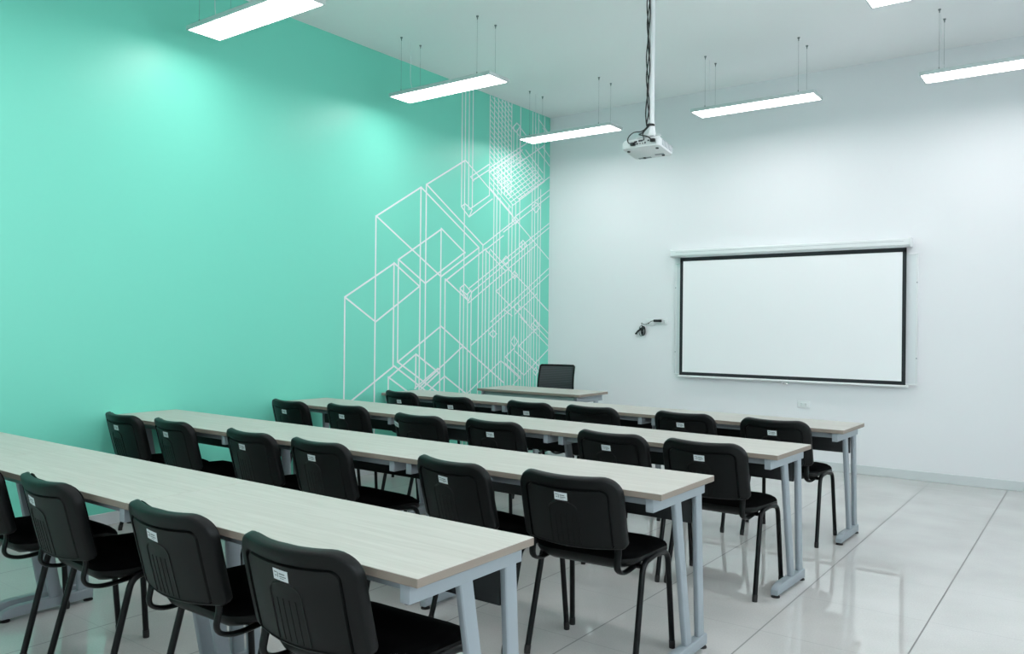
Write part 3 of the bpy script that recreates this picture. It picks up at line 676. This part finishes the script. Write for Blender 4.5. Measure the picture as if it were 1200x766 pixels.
def make_chair():
    t = thing('stacking_chair', '', 'chair')
    # plastic back shell, with recessed panel and moulded arch
    bm = newbm()
    loops = [shell_loop(.010, .036), shell_loop(.003, .034), shell_loop(0, .028), shell_loop(0, .009), shell_loop(.003, .003), shell_loop(.009, 0), shell_loop(.040, 0), shell_loop(.043, .009), shell_loop(.050, .010), shell_loop(.053, .003)]
    loops += [shell_loop(.053, .003, s) for s in (.8, .6, .4, .2, .04)]
    loops = [[bend(p) for p in lp] for lp in loops]
    loft(bm, loops, caps=False)
    bm.verts.ensure_lookup_table()
    n = len(loops[0])
    bm.faces.new([bm.verts[-n + k] for k in range(n)])
    # arch ridges
    arch = [(.062, y_) for y_ in [0.0]]
    zt = BH - .105
    pts = [(-.064, .016), (-.064, .06), (-.063, .11), (-.062, zt - .03)] + [(-.062 + .062 * (1 - math.cos(a)) , zt - .03 + .034 * math.sin(a)) for a in [PI * k / 12 for k in range(1, 12)]] + [(.062, zt - .03), (.063, .11), (.064, .06), (.064, .016)]
    add_tube(bm, [bend((x - .008, .003, z)) for x, z in pts], .0032, 6)
    for x in (-.036, -.012, .012, .036):
        add_tube(bm, [bend((x - .008, .0033, z)) for z in (.018, .06, .10, zt - .045)], .0024, 6)
    obj('backrest', bm, M_BLACK, t, 50)
    # upholstered pad on the sitter's side
    bm = newbm()
    loops = [shell_loop(.012, .035), shell_loop(.010, .042), shell_loop(.018, .050), shell_loop(.045, .054)] + [shell_loop(.045, .055, s) for s in (.75, .5, .25, .04)]
    loops = [[bend(p) for p in lp] for lp in loops]
    loft(bm, loops, caps=False)
    bm.verts.ensure_lookup_table()
    bm.faces.new([bm.verts[-n + k] for k in range(n)])
    bm.faces.new([bm.verts[k] for k in range(n)])
    obj('back_pad', bm, M_FABRIC, t, 50)
    # seat pad + plastic under-shell
    def sl(i, z, sc=1, dr=0):
        out = []
        for x, y in rrect(.465 - 2 * i, .43 - 2 * i, .085 - i * .5, 8):
            x *= sc; y *= sc
            zz = z - .042 * max(0, (y - .05) / .165) ** 2 - .007 * (1 - (x / .23) ** 2) + .006 * max(0, -y / .2) + dr * (1 - (x / .24) ** 2)
            out.append((x, y + .225, zz))
        return out
    bm = newbm(); loft(bm, [sl(.006, .452), sl(0, .460), sl(.001, .470), sl(.008, .480), sl(.028, .490), sl(.05, .495), sl(.05, .499, .8), sl(.05, .500, .6), sl(.05, .500, .4), sl(.05, .500, .2), sl(.05, .500, .05)]); obj('seat', bm, M_FABRIC, t, 60)
    bm = newbm(); loft(bm, [sl(.0, .460), sl(-.002, .450), sl(.006, .438, 1, -.008), sl(.03, .430, 1, -.020), sl(.03, .428, .6, -.022), sl(.03, .428, .1, -.020)]); obj('seat_shell', bm, M_BLACK, t, 60)
    # tubular frame
    for s in (-1, 1):
        rear = round_path([(.244 * s, .010, .012), (.232 * s, .118, .432), (.230 * s, .25, .438)], .045, 6)
        front = round_path([(.244 * s, .410, .012), (.232 * s, .378, .425), (.230 * s, .25, .438)], .055, 6)
        for pts in (rear, front):
            bm = newbm(); add_tube(bm, pts, .0125, 12); lg = obj('leg', bm, M_TUBE, t, 50)
            p0, p1 = pts[0], pts[1]; d = (p1 - p0).normalized()
            bm = newbm(); add_tube(bm, [(p0.x, p0.y, 0.0), p0 + d * .003, p0 + d * .022], [.0132, .0138, .0136], 12); obj('foot_cap', bm, M_RUBBER, lg, 50)
        # flat bracket from the shell down and forward under the seat
        bm = newbm()
        pb = [BACK_M @ Vector((.192 * s, .028, .06)), BACK_M @ Vector((.192 * s, .024, -.01)), (.192 * s, -.040, .448), (.192 * s, -.012, .420), (.192 * s, .05, .410), (.192 * s, .16, .420)]
        add_tube(bm, smooth_path(pb, 5), .008, 10, ry=.015, upv=(0, 1, 0)); obj('back_bracket', bm, M_BLACK, t, 50)
    for y, z in ((.125, .416), (.355, .418)):
        bm = newbm(); add_tube(bm, [(-.232, y, z), (.232, y, z)], .010, 10); obj('cross_bar', bm, M_TUBE, t, 50)
    return t
def sticker(par, x, z, rot=0.0):
    rim = -.0032 if abs(x) > .15 else 0.0      # the rim stands proud of the recessed panel
    """small white inventory label with faint printed lines on the back shell"""
    w, h = .058, .031
    def P(u, v, y):
        c, s_ = math.cos(rot), math.sin(rot)
        q = (x + u * c - v * s_, y, z + u * s_ + v * c)
        return bend((q[0], q[1] + rim, q[2]))
    bm = newbm()
    nn = 4
    A = [[bm.verts.new(P(-w / 2 + w * i / nn, -h / 2 + h * j, -.0002 + .002)) for i in range(nn + 1)] for j in (0, 1)]
    B = [[bm.verts.new(P(-w / 2 + w * i / nn, -h / 2 + h * j, .0032)) for i in range(nn + 1)] for j in (0, 1)]
    for i in range(nn):
        bm.faces.new((A[0][i], A[0][i + 1], A[1][i + 1], A[1][i]))
        bm.faces.new((B[0][i], B[0][i + 1], B[1][i + 1], B[1][i]))
        bm.faces.new((A[0][i], A[0][i + 1], B[0][i + 1], B[0][i])); bm.faces.new((A[1][i], A[1][i + 1], B[1][i + 1], B[1][i]))
    st = obj('inventory_sticker', bm, M_STICK, par); st['label'] = 'small white inventory sticker'
    bm = newbm()
    for u0, u1, v0, v1 in ((-.024, -.013, .006, .009), (-.011, -.008, -.006, .009), (-.022, -.014, -.004, -.001), (-.004, .018, .003, .007), (-.004, .022, -.004, -.001), (-.002, .014, -.009, -.007)):
        q = [P(u0, v0, +.0010), P(u1, v0, +.0010), P(u1, v1, +.0010), P(u0, v1, +.0010)]
        bm.faces.new([bm.verts.new(p) for p in q])
    ik = obj('printed_lines', bm, M_INK, st)
chair0 = make_chair()
index_children()
# key: (x, y of rear feet, turn, sticker x, sticker z, sticker turn)
STK = []
CH = {
    'A1': (0.508, -2.978, -0.169, 0.035, 0.216, 0, 'black stacking chair at the left end of the front row, by the green wall'),
    'A2': (1.148, -3.05, -0.07, 0.03, 0.216, 0, 'black stacking chair, second from the green wall in the front row'),
    'A3': (1.901, -3.015, -0.093, 0.015, 0.216, 0, 'black stacking chair, third from the green wall in the front row'),
    'A4': (2.443, -3, -0.04, None, 0, 0, 'black stacking chair in the front row, the only one there without a sticker'),
    'A5': (3.155, -2.954, -0.068, 0, 0.218, 0, 'black stacking chair, fifth from the green wall in the front row'),
    'A6': (3.773, -2.956, -0.023, 0.005, 0.218, 0, 'black stacking chair at the right end of the front row'),
    'B1': (0.473, -4.162, -0.085, 0.005, 0.218, -0.03, 'black stacking chair at the left end of the second row, by the green wall'),
    'B2': (1.048, -4.106, -0.072, 0.005, 0.218, -0.03, 'black stacking chair, second from the green wall in the second row'),
    'B3': (1.878, -4.239, -0.042, -0.188, 0.216, -0.12, 'black stacking chair in the second row, its white sticker far out on the left rim'),
    'B4': (2.446, -4.18, -0.035, 0.015, 0.218, 0, 'black stacking chair, fourth from the green wall in the second row'),
    'B5': (3.281, -4.195, -0.063, 0, 0.218, 0, 'black stacking chair, fifth from the green wall in the second row'),
    'B6': (3.815, -4.195, -0.01, 0, 0.218, 0, 'black stacking chair at the right end of the second row'),
    'C1': (0.452, -5.444, -0.072, 0.01, 0.218, -0.03, 'black stacking chair at the left end of the third row, by the green wall'),
    'C2': (0.987, -5.423, -0.108, 0.01, 0.218, -0.03, 'black stacking chair, second from the green wall in the third row'),
    'C3': (1.751, -5.434, -0.078, 0.003, 0.218, -0.03, 'black stacking chair, third from the green wall in the third row'),
    'C4': (2.31, -5.434, -0.053, 0.007, 0.218, -0.03, 'black stacking chair, fourth from the green wall in the third row'),
    'C5': (3.203, -5.453, -0.149, 0.005, 0.218, -0.05, 'black stacking chair, fifth from the green wall in the third row'),
    'C6': (3.762, -5.41, 0.062, -0.01, 0.216, -0.02, 'black stacking chair at the right end of the third row'),
    'D1': (1.697, -6.745, 0, -0.005, 0.218, -0.03, 'black stacking chair in the nearest row, cut by the left edge of the photo'),
    'D2': (2.315, -6.717, -0.053, -0.03, 0.218, -0.1, 'black stacking chair in the nearest row, second from the left edge'),
    'D3': (3.098, -6.706, -0.002, -0.015, 0.216, -0.1, 'black stacking chair in the nearest row, third, left of the nearest chair'),
    'D4': (3.729, -6.715, 0.037, -0.01, 0.216, -0.06, 'black stacking chair in the nearest row, nearest and largest, at the right'),
}
firstc = True
for key, (x, y, rz, sx_, sz_, sr, lab) in CH.items():
    o = chair0 if firstc else copy_tree(chair0)
    firstc = False
    o.location = (x, y, 0); o.rotation_euler = (0, 0, rz)
    o['label'] = lab; o['group'] = 'black stacking chairs at the desks'
    if sx_ is not None: STK.append((o, sx_, sz_, sr))
for o, a, b_, c in STK: sticker(o, a, b_, c)
